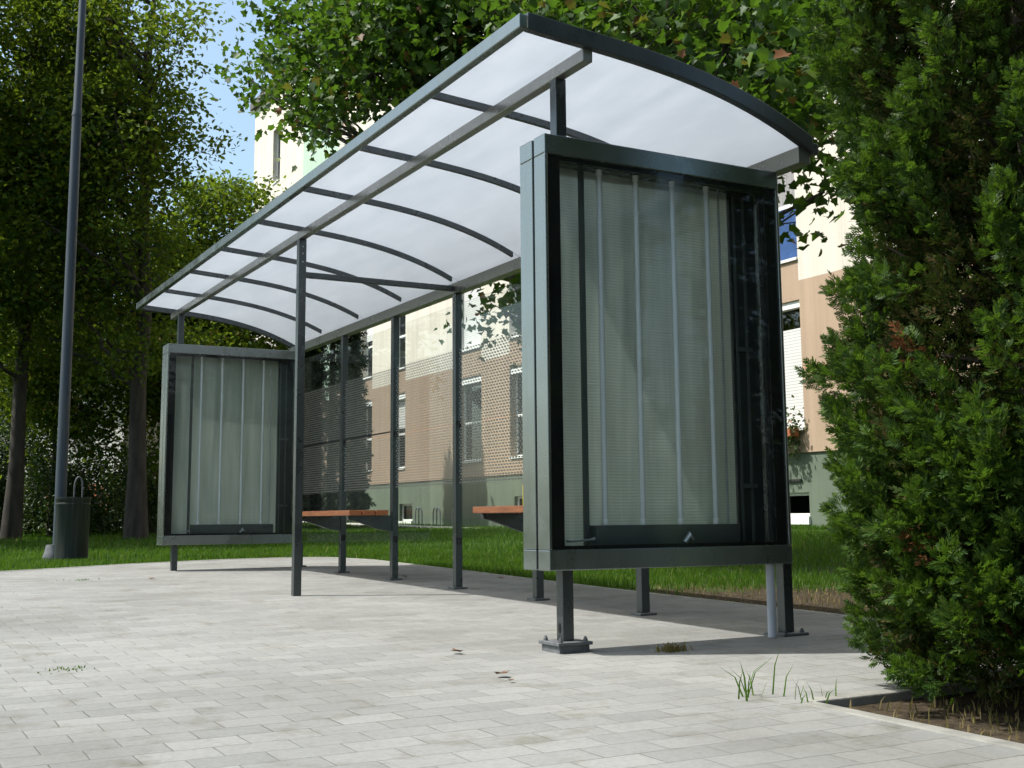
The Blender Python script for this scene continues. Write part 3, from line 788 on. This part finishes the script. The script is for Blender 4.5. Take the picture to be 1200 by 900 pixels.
# ------------------------------------------------------------------ apartment building
def mat_wall(name, c, joint=None, vj=None, var=.10):
    m, nt, out = new_mat(name)
    tc = nt.nodes.new('ShaderNodeTexCoord'); s = nt.nodes.new('ShaderNodeSeparateXYZ'); L(nt, tc.outputs['Object'], s.inputs[0])
    f = noise(nt, tc.outputs['Object'], .8, 6, .65); f2 = noise(nt, tc.outputs['Object'], 28, 4, .7)
    vs = coords(nt, (4, 4, .25)); f3 = noise(nt, vs, 1.2, 5)
    lo = tuple(x * (1 - var) for x in c); hi = tuple(min(1, x * (1 + var)) for x in c)
    col = ramp(nt, f, [(.3, lo), (.7, hi)])
    col = mixc(nt, 1., col, ramp(nt, f3, [(.25, (.84,) * 3), (.7, (1.06,) * 3)]), 'MULTIPLY')
    if joint:
        for zj, hw, cj in joint:
            mk = math_node(nt, 'LESS_THAN', math_node(nt, 'ABSOLUTE', math_node(nt, 'SUBTRACT', s.outputs[2], zj)), hw)
            col = mixc(nt, mk, col, cj)
    if vj:
        fr = math_node(nt, 'FRACT', math_node(nt, 'DIVIDE', math_node(nt, 'ADD', s.outputs[1], 100.0), vj))
        mk = math_node(nt, 'LESS_THAN', fr, .035 / vj)
        col = mixc(nt, math_node(nt, 'MULTIPLY', mk, .35), col, tuple(x * .75 for x in c))
    principled(nt, out, col, .9, 0, .15, bump(nt, f2, .35, .01))
    return m
BX, BY0, BY1, BTOP = 11.0, -8.0, 42.0, 17.2
gb = .18
M['plinth'] = mat_wall('plinth_render', (.135, .165, .125))
M['tan'] = mat_wall('tan_render', (.40, .295, .215), [(3.0 - gb, .022, (.47, .29, .20))], None, .06)
M['cream'] = mat_wall('cream_render', (.62, .575, .50), [(7.55 - gb, .02, (.5, .46, .40)), (10.4 - gb, .02, (.5, .46, .40)), (13.25 - gb, .02, (.5, .46, .40))], 3.3, .05)
M['mint'] = mat_wall('mint_render', (.40, .53, .42), None, None, .05)
bl = thing('apartment_building', (BX, 17.0, gb), 'long panel apartment block with cream walls over tan lower storey behind the shelter', 'building')
ZP, ZC = 1.6, 4.47
COLS = [(-5.2, -3.9), (-1.6, -.3), (2.1, 3.4), (5.6, 6.9), (10.46, 11.8), (13.2, 14.5), (16.2, 17.5), (19.25, 20.53), (22.0, 23.3), (26.7, 27.6), (29.18, 30.05), (31.4, 32.3), (33.45, 33.98), (34.5, 35.1), (38.6, 39.5)]
WH = 2.15
FL = [2.0 + 2.86 * k for k in range(5)]
wt = .25
pl, tn, cr, mt = MB(), MB(), MB(), MB()
basewin = [(26.25, 27.15, .52, 1.0), (19.6, 20.4, .62, 1.08), (10.45, 11.3, .56, .95)]
# plinth with cellar window openings
yprev = BY0
for (a, b_, z0, z1) in sorted(basewin):
    pl.box(BX + .03, BX + wt, yprev, a, -.3, ZP); pl.box(BX + .03, BX + wt, a, b_, -.3, z0); pl.box(BX + .03, BX + wt, a, b_, z1, ZP); yprev = b_
pl.box(BX + .03, BX + wt, yprev, BY1, -.3, ZP)
def is_mint(y): return 32.7 < y < 35.9
edges = [BY0] + [e for c in COLS for e in c] + [BY1]
for i in range(0, len(edges), 2):          # piers
    a, b_ = edges[i], edges[i + 1]
    segs = [(a, b_, False)]
    if is_mint((a + b_) / 2) : segs = [(a, b_, True)]
    elif a < 32.7 < b_: segs = [(a, 32.7, False), (32.7, b_, True)]
    elif a < 35.9 < b_: segs = [(a, 35.9, True), (35.9, b_, False)]
    for (p, q, mm) in segs:
        tn.box(BX, BX + wt, p, q, ZP, ZC)
        (mt if mm else cr).box(BX, BX + wt, p, q, ZC, BTOP)
for (a, b_) in COLS:
    tn.box(BX, BX + wt, a, b_, ZP, FL[0])
    for k in range(5):
        zlo = FL[k] + WH; zhi = FL[k + 1] if k < 4 else BTOP
        (tn if k == 0 else (mt if is_mint((a + b_) / 2) else cr)).box(BX, BX + wt, a, b_, zlo, zhi)
pl.build('plinth', M['plinth'], bl); tn.build('lower_wall', M['tan'], bl); cr.build('upper_wall', M['cream'], bl); mt.build('green_wall', M['mint'], bl)
b = MB(); b.box(BX + wt + .05, BX + 12, BY0 + .02, BY1 - .02, -.3, BTOP - .02); b.build('building_core', M['hous'], bl)
b = MB(); b.box(BX - .18, BX + 12.2, BY0 - .15, BY1 + .15, BTOP, BTOP + .3); b.build('roof', M['rooft'], bl)
PANE_X = BX + .19
def window(a, b_, z0, z1, style):
    fr = MB(); t_ = .055
    x0, x1 = PANE_X - .02, PANE_X + .04
    fr.box(x0, x1, a, a + t_, z0, z1); fr.box(x0, x1, b_ - t_, b_, z0, z1)
    fr.box(x0, x1, a + t_, b_ - t_, z0, z0 + t_); fr.box(x0, x1, a + t_, b_ - t_, z1 - t_, z1)
    zm = z0 + (z1 - z0) * .46
    fr.box(x0, x1, a + t_, b_ - t_, zm - .03, zm + .03)
    w = fr.build('window', M['white'], bl)
    MB().box(PANE_X + .005, PANE_X + .012, a + t_, b_ - t_, z0 + t_, z1 - t_).build('pane', M['window_glass'], w)
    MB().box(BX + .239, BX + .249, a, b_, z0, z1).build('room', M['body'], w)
    MB().box(BX - .035, BX + .165, a + .004, b_ - .004, z0 - .035, z0 + .012).build('sill', M['white'] if style != 'x' else M['galv'], w)
    xs0, xs1 = PANE_X - .05, PANE_X - .028
    if style in ('box', 'half', 'full', 'low'):
        MB().box(BX + .03, PANE_X - .022, a + .003, b_ - .003, z1 - .17, z1 - .003).build('shutter_box', M['white'], w)
        d = {'box': 0, 'half': .42, 'full': .80, 'low': 1.0}[style]
        if d: MB().box(xs0, xs1, a + .02, b_ - .02, z1 - .17 - (z1 - z0 - .19) * d, z1 - .172).build('shutter', M['shutter'], w)
    if style == 'full2':
        MB().box(xs0, xs1, a + .02, b_ - .02, z0 + .03, z1 - .45).build('shutter', M['shutter'], w)
        MB().box(BX + .03, PANE_X - .022, a + .003, b_ - .003, z1 - .12, z1 - .003).build('shutter_box', M['white'], w)
    if style == 'curtain':
        MB().box(PANE_X + .020, PANE_X + .03, a + t_, b_ - t_, zm + .03, z1 - t_).build('curtain', M['curtain'], w)
    if style == 'blue':
        MB().box(PANE_X - .014, PANE_X - .004, a + t_, b_ - t_, z0 + t_, zm - .03).build('lower_blind', M['blue'], w)
        MB().box(PANE_X - .014, PANE_X - .004, a + t_, b_ - t_, zm + .03, z1 - t_).build('curtain', M['curtain'], w)
    if style == 'peach':
        MB().box(xs0, xs1, a + .02, b_ - .02, z0 + .02, z1 - .02).build('blind', M['pink'], w)
rs_ = random.Random(4)
for ci, (a, b_) in enumerate(COLS):
    for k in range(5):
        st = rs_.choice(['box', 'half', 'full', 'curtain', 'box', 'low', 'curtain'])
        if k == 0: st = rs_.choice(['box', 'box', 'half'])
        if ci == 4: st = ['full2', 'blue', 'half', 'curtain', 'box'][k]
        if ci == 8 and k < 2: st = ['box', 'low'][k]
        if ci == 9 and k < 2: st = ['half', 'curtain'][k]
        if ci == 10 and k < 2: st = ['box', 'half'][k]
        if ci == 11: st = 'peach' if k in (3, 4) else st
        if ci in (12, 13): st = 'curtain'
        window(a, b_, FL[k], FL[k] + WH, st)
for (a, b_, z0, z1) in basewin:
    x0, x1 = BX + .12, BX + .16
    fr = MB(); fr.box(x0, x1, a, b_, z0, z0 + .05); fr.box(x0, x1, a, b_, z1 - .05, z1); fr.box(x0, x1, a, a + .05, z0 + .05, z1 - .05); fr.box(x0, x1, b_ - .05, b_, z0 + .05, z1 - .05)
    w = fr.build('cellar_window', M['white'], bl)
    MB().box(x0 + .02, x0 + .028, a + .05, b_ - .05, z0 + .05, z1 - .05).build('pane', M['window_glass'], w)
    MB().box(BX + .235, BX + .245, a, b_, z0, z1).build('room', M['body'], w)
    MB().box(BX - .02, BX + .11, a - .02, b_ + .02, z0 - .13, z0 - .002).build('sill', M['white'], w)
MB().box(BX + .0, BX + .029, 10.6, 11.4, 1.13, 1.17).build('lintel_line', M['body'], bl)  # dark lintel line above the cellar window, a thin bar on the plinth
# flower box below the right-hand window
fb = thing('flower_box', (BX - .12, 11.15, 2.0), 'trailing green plant with red flowers in window box on the tan wall', 'flower box')
MB().box(BX - .23, BX - .04, 10.55, 11.7, 1.86, 2.0).build('trough', M['red'], fb, bevel=.01)
r2 = np.random.default_rng(5)
P = np.stack([BX - .14 + r2.normal(size=900) * .10, r2.uniform(10.45, 11.8, 900), 2.02 + r2.normal(size=900) * .17 - np.abs(r2.normal(size=900)) * .10], 1)
P[:, 0] = np.minimum(P[:, 0], BX - .02)
leaves('plant', P, .075, M['shrub_leaf'], r2, parent=fb)
P = np.stack([BX - .2 + r2.normal(size=50) * .06, r2.uniform(10.45, 11.8, 50), 2.15 + r2.normal(size=50) * .08], 1)
leaves('blossom', P, .05, M['flower'], r2, parent=fb)

# bike racks along the house wall
def bike_rack(y, label):
    x = 10.45; z = float(lawn_z(np.array([x]), np.array([y]))[0])
    t = thing('bike_rack', (x, y, z), label, 'bike rack', 'hoop bike racks by the house wall')
    for dy in (-.10, .10):
        pts = [(x, y + dy + .11 * math.cos(a) , z + .30 + .20 * math.sin(a)) for a in np.linspace(0, math.pi, 10)]
        MB().tube([(x, pts[0][1], z - .05)] + pts + [(x, pts[-1][1], z - .05)], .016, 8).build('hoop', M['galv'], t, smooth=True)
    MB().box(x - .02, x + .02, y - .3, y + .3, z, z + .03).build('foot_rail', M['galv'], t)
bike_rack(22.35, 'grey hoop bike rack by the house wall, nearest the tall dark post')
bike_rack(23.45, 'grey hoop bike rack standing between two other racks')
bike_rack(24.55, 'grey hoop bike rack closest to the small cellar window')

# yellow gas riser
x, y = 10.5, 18.75; z = float(lawn_z(np.array([x]), np.array([y]))[0])
yb = thing('gas_meter', (x, y, z), 'yellow gas pipe and box standing on the lawn before the plinth', 'gas meter')
MB().tube([(x, y + .22, z - .05), (x, y + .22, z + .92), (x, y + .18, z + 1.02), (x, y + .05, z + 1.08), (x, y - .15, z + 1.06)], .035, 10).build('pipe', M['yellow'], yb, smooth=True)
MB().box(x - .1, x + .1, y - .28, y + .14, z + .42, z + .98).build('box', M['yellow'], yb, bevel=.01)
MB().box(x - .04, x + .04, y - .14, y - .06, z - .05, z + .419).build('stand', M['galv'], yb)

# ------------------------------------------------------------------ house beyond the street trees
hx, hy, ha = 0.0, 33.0, math.radians(-58)
hs = thing('white_house', (0, 0, 0), 'white walled house with terracotta base glimpsed between the trunks on the left', 'house')
def hb(b, x0, x1, y0, y1, z0, z1): b.box(x0, x1, y0, y1, z0, z1); return b
b = MB(); hb(b, -12, 6.5, 0, 4.5, 1.1, 4.1); b.build('wall', M['hous'], hs)
b = MB(); hb(b, -12.04, 6.54, -.04, 4.54, -.4, 1.098); b.build('base', M['red'], hs)
b = MB(); b.prism([(-.5, 4.1), (5.0, 4.1), (2.25, 5.2)], -12.4, 6.9, 0); b.build('roof', M['rooft'], hs)
for i, wx in enumerate((-9.5, -6.5, -3.5, -.8, 2.1, 4.8)):
    for z0 in (1.9,):
        w = MB().box(wx - .55, wx + .55, -.03, .02, z0, z0 + 1.4).build('window', M['white'], hs)
        MB().box(wx - .47, wx + .47, -.04, -.031, z0 + .08, z0 + 1.32).build('pane', M['curtain'], w)
hs.location = (hx, hy, g(hx, hy) - .05); hs.rotation_euler = (0, 0, ha)

# ------------------------------------------------------------------ trees
def lobes_ellipsoid(n, c, r, rs, rmin=.7, rmax=1.25, inner=.35):
    out = []
    for i in range(n):
        d = unit(rs.normal(size=3)); k = rs.uniform(inner, .85)
        out.append((c[0] + d[0] * r[0] * k, c[1] + d[1] * r[1] * k, c[2] + d[2] * r[2] * k, rs.uniform(rmin, rmax)))
    return out
r3 = np.random.default_rng(21)
# maple behind the shelter, its branches reaching over the roof
mx, my = 3.9, 6.2
ml = lobes_ellipsoid(24, (4.7, 5.4, 6.4), (3.0, 3.9, 2.8), r3, .8, 1.3)
ml += [(1.6, 10.49, 6.35, 0.34), (1.6, 9.27, 5.99, 0.42), (1.6, 8.5, 6.3, 0.5), (1.6, 8.16, 5.75, 0.5), (1.9, 7.87, 6.0, 0.8), (1.6, 7.18, 5.3, 0.4), (1.6, 8.58, 5.15, 0.36), (1.6, 7.79, 5.0, 0.30), (1.9, 6.84, 5.25, 0.7), (1.9, 6.17, 5.42, 0.9), (1.9, 7.1, 6.06, 0.9), (2.4, 6.21, 5.54, 0.8), (2.4, 5.44, 5.52, 0.9), (2.4, 6.53, 5.28, 0.5), (2.4, 4.59, 5.26, 0.8), (2.4, 3.32, 4.68, 0.7), (2.4, 2.4, 4.19, 0.8), (2.4, 1.72, 3.81, 0.8), (2.4, 1.3, 3.42, 0.7), (3.3, 2.01, 4.16, 0.7), (2.4, 1.08, 3.01, 0.5), (3.6, 2.08, 2.99, 0.35), (3.4, 6.8, 2.79, 0.34), (3.5, 6.69, 2.97, 0.3)]
def cut_maple(P):   # keep clear of the shelter roof
    return ~((P[:, 0] < 1.75) & (P[:, 2] < 4.2)) & (P[:, 2] > 2.0) & (P[:, 0] > .95)
tree('spreading maple with large lobed leaves hanging over the shelter roof', (mx, my), 9.0, ml, 56000, .088, M['maple'], 11, .16, MAPLE, 'maple_tree', None, 46, .33, .25, cut_maple, .06)
# street trees on the left lawn
def street(label, foot, h, cx, rx, ry, z0, nl, seed, size=.10, n=19000, tr=.15, mat='street_leaf', lo=.75, hi=1.25, clus=60, trim=None):
    rs = np.random.default_rng(seed)
    fz = g(*foot)
    lo_ = lobes_ellipsoid(nl, (cx, foot[1], (z0 + h) / 2 + fz), (rx, ry, (h - z0) / 2), rs, lo, hi, .25)
    if trim: lo_ = [q for q in lo_ if trim(q)]
    tree(label, foot, h, lo_, n, size, M[mat], seed, tr, OVAL, 'broadleaf_tree', 'street trees on the left lawn', clus, .3, .30, None, .05)
street('straight trunked tree with airy crown standing left of the farther display case', (1.72, 17.2), 13.0, .85, 1.8, 2.4, 1.5, 60, 31, .11, 42000, .17, trim=lambda q: q[0] < 2.5 - max(0, q[2] - 7) * .38)
street('dense dark tree whose trunk stands behind the lamp post', (-.15, 18.6), 13, -.2, 2.4, 2.4, 1.4, 54, 32, .115, 38000, .15)
street('dark tree at the left edge, beyond the lamp post', (-2.7, 16.5), 12, -2.7, 2.2, 2.4, 1.4, 44, 33, .125, 36000, .16)
street('low branched tree behind the farther display case, right of the airy tree', (4.5, 24.5), 9.8, 4.6, 1.9, 2.2, .7, 46, 34, .14, 42000, .15)
street('tree farther back filling the gap between the two lawn trunks', (.6, 25.0), 10.0, .6, 3.4, 2.0, 1.2, 46, 35, .15, 36000, .15)
street('small bushy tree between the lamp post and the straight trunk', (.75, 20.3), 5.2, .75, 1.25, 1.1, 1.5, 16, 36, .10, 15000, .06)
street('small bushy tree right of the straight trunk, beside the farther case', (2.75, 19.2), 4.6, 2.75, .8, 1.0, 1.3, 12, 37, .10, 11000, .05)
# unseen trees inferred behind viewpoint, added as dark reflections for case glass and frames
src = [o for o in COL.objects if o.name.startswith('broadleaf_tree') and o.parent is None]
for k, (tx, ty, rz, lab) in enumerate([(6.0, -11.0, 1.0, 'unseen street tree added for dark reflections, nearest the kerbed thuja bed'), (.5, -13.5, 2.6, 'unseen street tree added for dark reflections, straight behind the viewpoint'),
                                       (12.0, -9.0, 4.1, 'unseen street tree added for dark reflections, beside the apartment block end'), (-6.0, -14.0, 5.2, 'unseen street tree added for dark reflections, at the open paved end')]):
    c = copy_tree(src[k % 3]); c.location = (tx, ty, g(tx, ty)); c.rotation_euler = (0, 0, rz); c['label'] = lab; c['group'] = 'unseen street trees behind the viewpoint'
# shrubs beneath
def shrub(label, x, y, r, h, seed, n=2600, size=.075):
    n = int(n * 1.8)
    rs = np.random.default_rng(seed); z = g(x, y)
    t = thing('shrub', (x, y, z), label, 'shrub', 'shrubs under the street trees')
    d = unit(rs.normal(size=(n, 3))); d[:, 2] = np.abs(d[:, 2])
    lump = 1 + .2 * np.sin(d[:, 0] * 5 + seed) + .2 * np.sin(d[:, 1] * 6 - seed)
    P = np.array([x, y, z + .1]) + d * np.array([r, r, h]) * (rs.uniform(.3, 1, size=(n, 1)) ** .45) * lump[:, None] * .9
    leaves('foliage', P, size, M['shrub_leaf'], rs, parent=t)
    b = MB()
    for k in range(9):
        a = k * 2 * math.pi / 9
        b.tube([(x + .05 * math.cos(a), y + .05 * math.sin(a), z - .05), (x + r * .35 * math.cos(a), y + r * .35 * math.sin(a), z + h * .5), (x + r * .6 * math.cos(a), y + r * .6 * math.sin(a), z + h * .85)], [.018, .012, .005], 5, False)
    b.build('stems', M['twig'], t)
shrub('dark shrub under the trees just right of the litter bin', .75, 19.8, .95, 1.55, 41, 3800)
shrub('small dark shrub between the two tree trunks', 1.55, 21.5, .8, 1.2, 42)
shrub('leafy shrub right of the straight trunk beside the farther case', 2.75, 20.5, .75, 1.5, 43)
shrub('dark shrub at the left edge behind the lamp post', -1.6, 18.2, 1.2, 1.9, 44, 4200)
shrub('tall dark shrub between the bin and the airy tree, before the white house', .5, 22.8, 1.3, 2.6, 46, 8000)
shrub('tall dark shrub behind the straight trunk, hiding part of the white house', 2.3, 23.6, 1.3, 2.2, 47, 4800)
shrub('broad dark shrub beyond the lamp post, in front of the white house', -1.1, 22.6, 1.5, 2.5, 48, 7000)
shrub('dark shrub between the straight trunk and the farther case, well behind both', 3.3, 22.6, 1.1, 2.0, 49, 5000)
shrub('shrub seen through the shelter glass beside the tall conifer', 6.3, 24.2, 1.0, 1.9, 45, 4000)

# tall conifers beside the house wall
def conifer(label, x, y, h, r, n, seed):
    rs = np.random.default_rng(seed); z = g(x, y)
    t = thing('conifer', (x, y, z), label, 'conifer', 'conifers near the house wall')
    u = 1 - rs.uniform(0, 1, n) ** .72; a = rs.uniform(0, 2 * np.pi, n)
    tier = .75 + .25 * np.abs(np.sin(u * h * 5.2 + a))
    R = r * (1 - u) ** .42 * tier * rs.uniform(.35, 1, n) ** .5
    P = np.stack([x + R * np.cos(a), y + R * np.sin(a), z + .25 + u * (h - .3)], 1)
    dr = unit(np.stack([np.cos(a), np.sin(a), np.full(n, .05)], 1) + rs.normal(size=(n, 3)) * .3)
    V, F = sprays(P, dr, .30, rs, 7, .9, .06)
    fast_mesh('foliage', V, [F], M['conifer'], t)
    MB().tube([(x, y, z - .1), (x, y, z + h * .97)], [.13, .012], 9).build('trunk', M['bark'], t, smooth=True)
conifer('tall dark conifer seen through the shelter glass near the house wall', 7.85, 24.1, 8.7, .85, 8000, 51)
conifer('slimmer dark conifer left of the tall one, behind the middle post of the shelter', 7.4, 25.6, 8.0, .48, 3600, 52)

# clipped thuja at the right
PROF = [(0, .60), (.03, .64), (.06, .65), (.10, .65), (.15, .68), (.20, .70), (.29, .71), (.34, .66), (.38, .59), (.42, .56), (.50, .62), (.60, .69), (.72, .74), (.84, .66), (.94, .38), (1, .05)]
thuja('tall dense thuja beside the kerb at the right, its left side facing the shelter', (.80, -1.83), 3.5, PROF, 72000, .055, 61, 'thuja trees in the kerbed bed')
thuja('narrower thuja standing behind the tall front one, almost hidden by it', (2.1, -1.1), 3.0, [(q[0], q[1] * .75) for q in PROF], 8000, .095, 62, 'thuja trees in the kerbed bed')

# ------------------------------------------------------------------ small things on the paving
def tuft(x, y, n, h, label, mat='grass', seed=1, spread=.04, w=.0035, cat='weed', group=None):
    rs = np.random.default_rng(seed); z = g(x, y)
    V, q, t_ = blades(x + rs.normal(size=n) * spread, y + rs.normal(size=n) * spread * .7, np.full(n, h), w, rs, .9)
    V[:, 2] += z - lawn_z(np.array([x]), np.array([y]))[0] - .004
    o = fast_mesh('weed_tuft', V, [q, t_], M[mat]); tag(o, label, cat, group)
tuft(-.99, 6.09, 45, .018, 'flat green weed on the paving nearest the litter bin', seed=1, spread=.07)
tuft(-1.94, .485, 40, .014, 'small green weed in a paving joint at lower left', seed=2, spread=.05)
tuft(.395, -.233, 160, .035, 'dark mossy weed clump in the shadow of the near display case', seed=3, spread=.032, mat='drygrass')
tuft(-.09, -1.33, 12, .13, 'tall grass blades growing from a paving joint near the thuja bed', seed=4, spread=.05, w=.0032)
tuft(.03, -1.46, 10, .07, 'short grass blades at the kerb corner towards the thuja', seed=5, spread=.06, w=.003)
def dead_leaf(x, y, s, label, seed):
    rs = np.random.default_rng(seed); z = g(x, y)
    k = len(MAPLE); a = rs.uniform(0, 6.28); c, s_ = math.cos(a), math.sin(a)
    vs = [(x + s * (p[0] * c - p[1] * s_), y + s * (p[0] * s_ + p[1] * c), z + .006 + s * (.35 * abs(p[0]) + .10 * rs.uniform() + .2 * p[1] ** 2)) for p in MAPLE]
    b = MB(); b.add(vs, [(0, i, i + 1) for i in range(1, k - 1)])
    o = b.build('fallen_leaf', M['litter']); md = o.modifiers.new('thick', 'SOLIDIFY'); md.thickness = .001
    tag(o, label, 'leaf', 'fallen leaves on the paving')
dead_leaf(-.60, -.516, .055, 'curled red brown leaf on the open paving before the near display case', 1)
dead_leaf(-.425, .155, .05, 'dry twig like leaf on the paving left of the near base plate', 2)
dead_leaf(1.43, 4.92, .05, 'brown leaf in the shade by the middle of the glass wall', 3)
dead_leaf(2.0, 4.30, .05, 'brown leaf in the shade near the grass edge', 4)
dead_leaf(-.50, 5.78, .05, 'dry leaf on sunlit paving before the farther display case', 5)
dead_leaf(-.635, -.66, .022, 'tiny dark leaf scrap beside the curled red brown leaf', 6)

# ------------------------------------------------------------------ camera
yaw, pitch, roll = 0.5039068, 0.1374431, -0.0082925
fwd = Vector((math.sin(yaw) * math.cos(pitch), math.cos(yaw) * math.cos(pitch), math.sin(pitch)))
r0 = Vector((math.cos(yaw), -math.sin(yaw), 0)); u0 = r0.cross(fwd)
rt = r0 * math.cos(roll) + u0 * math.sin(roll); up = rt.cross(fwd)
cam = D.cameras.new('camera'); co = D.objects.new('camera', cam); COL.objects.link(co)
Mx = Matrix(((rt.x, up.x, -fwd.x), (rt.y, up.y, -fwd.y), (rt.z, up.z, -fwd.z))).to_4x4()
Mx.translation = Vector((-2.73503, -4.50667, 0.56423)); co.matrix_world = Mx
cam.sensor_width = 36; cam.sensor_fit = 'HORIZONTAL'; cam.lens = 1407.314 / 1200 * 36
cam.shift_x = 0; cam.shift_y = -37 / 1200
cam.clip_start = .05; cam.clip_end = 2000
scn.camera = co

# ------------------------------------------------------------------ light
sv = Vector((-.56, .28, 1.0)).normalized()
el = math.asin(sv.z); azr = math.atan2(sv.x, sv.y)
sl = D.lights.new('sun', 'SUN'); sl.energy = 4.2; sl.angle = math.radians(.53); sl.color = (1, .97, .915)
so = D.objects.new('sun', sl); COL.objects.link(so); so.rotation_euler = sv.to_track_quat('Z', 'Y').to_euler(); so.location = (-10, 5, 20)
wd = D.worlds.new('World'); scn.world = wd; wd.use_nodes = True
nt = wd.node_tree
for n in list(nt.nodes): nt.nodes.remove(n)
sk = nt.nodes.new('ShaderNodeTexSky'); sk.sky_type = 'NISHITA'; sk.sun_disc = False; sk.sun_elevation = el; sk.sun_rotation = azr
sk.air_density = 1.0; sk.dust_density = 4.0; sk.ozone_density = 1.0; sk.altitude = 100
bg = nt.nodes.new('ShaderNodeBackground'); bg.inputs[1].default_value = .15
wo = nt.nodes.new('ShaderNodeOutputWorld'); tint = mixc(nt, 1.0, sk.outputs[0], (.95, 1.04, .99), 'MULTIPLY'); nt.links.new(tint, bg.inputs[0]); nt.links.new(bg.outputs[0], wo.inputs[0])

vs = scn.view_settings; vs.view_transform = 'Standard'; vs.look = 'None'; vs.exposure = 0.76; vs.gamma = 1.0; vs.use_curve_mapping = False
scn.render.engine = 'CYCLES'
cy = scn.cycles
cy.max_bounces = 8; cy.transparent_max_bounces = 24; cy.transmission_bounces = 6; cy.diffuse_bounces = 3; cy.glossy_bounces = 3
cy.caustics_reflective = False; cy.caustics_refractive = False
scn.render.resolution_x = 1024; scn.render.resolution_y = 768
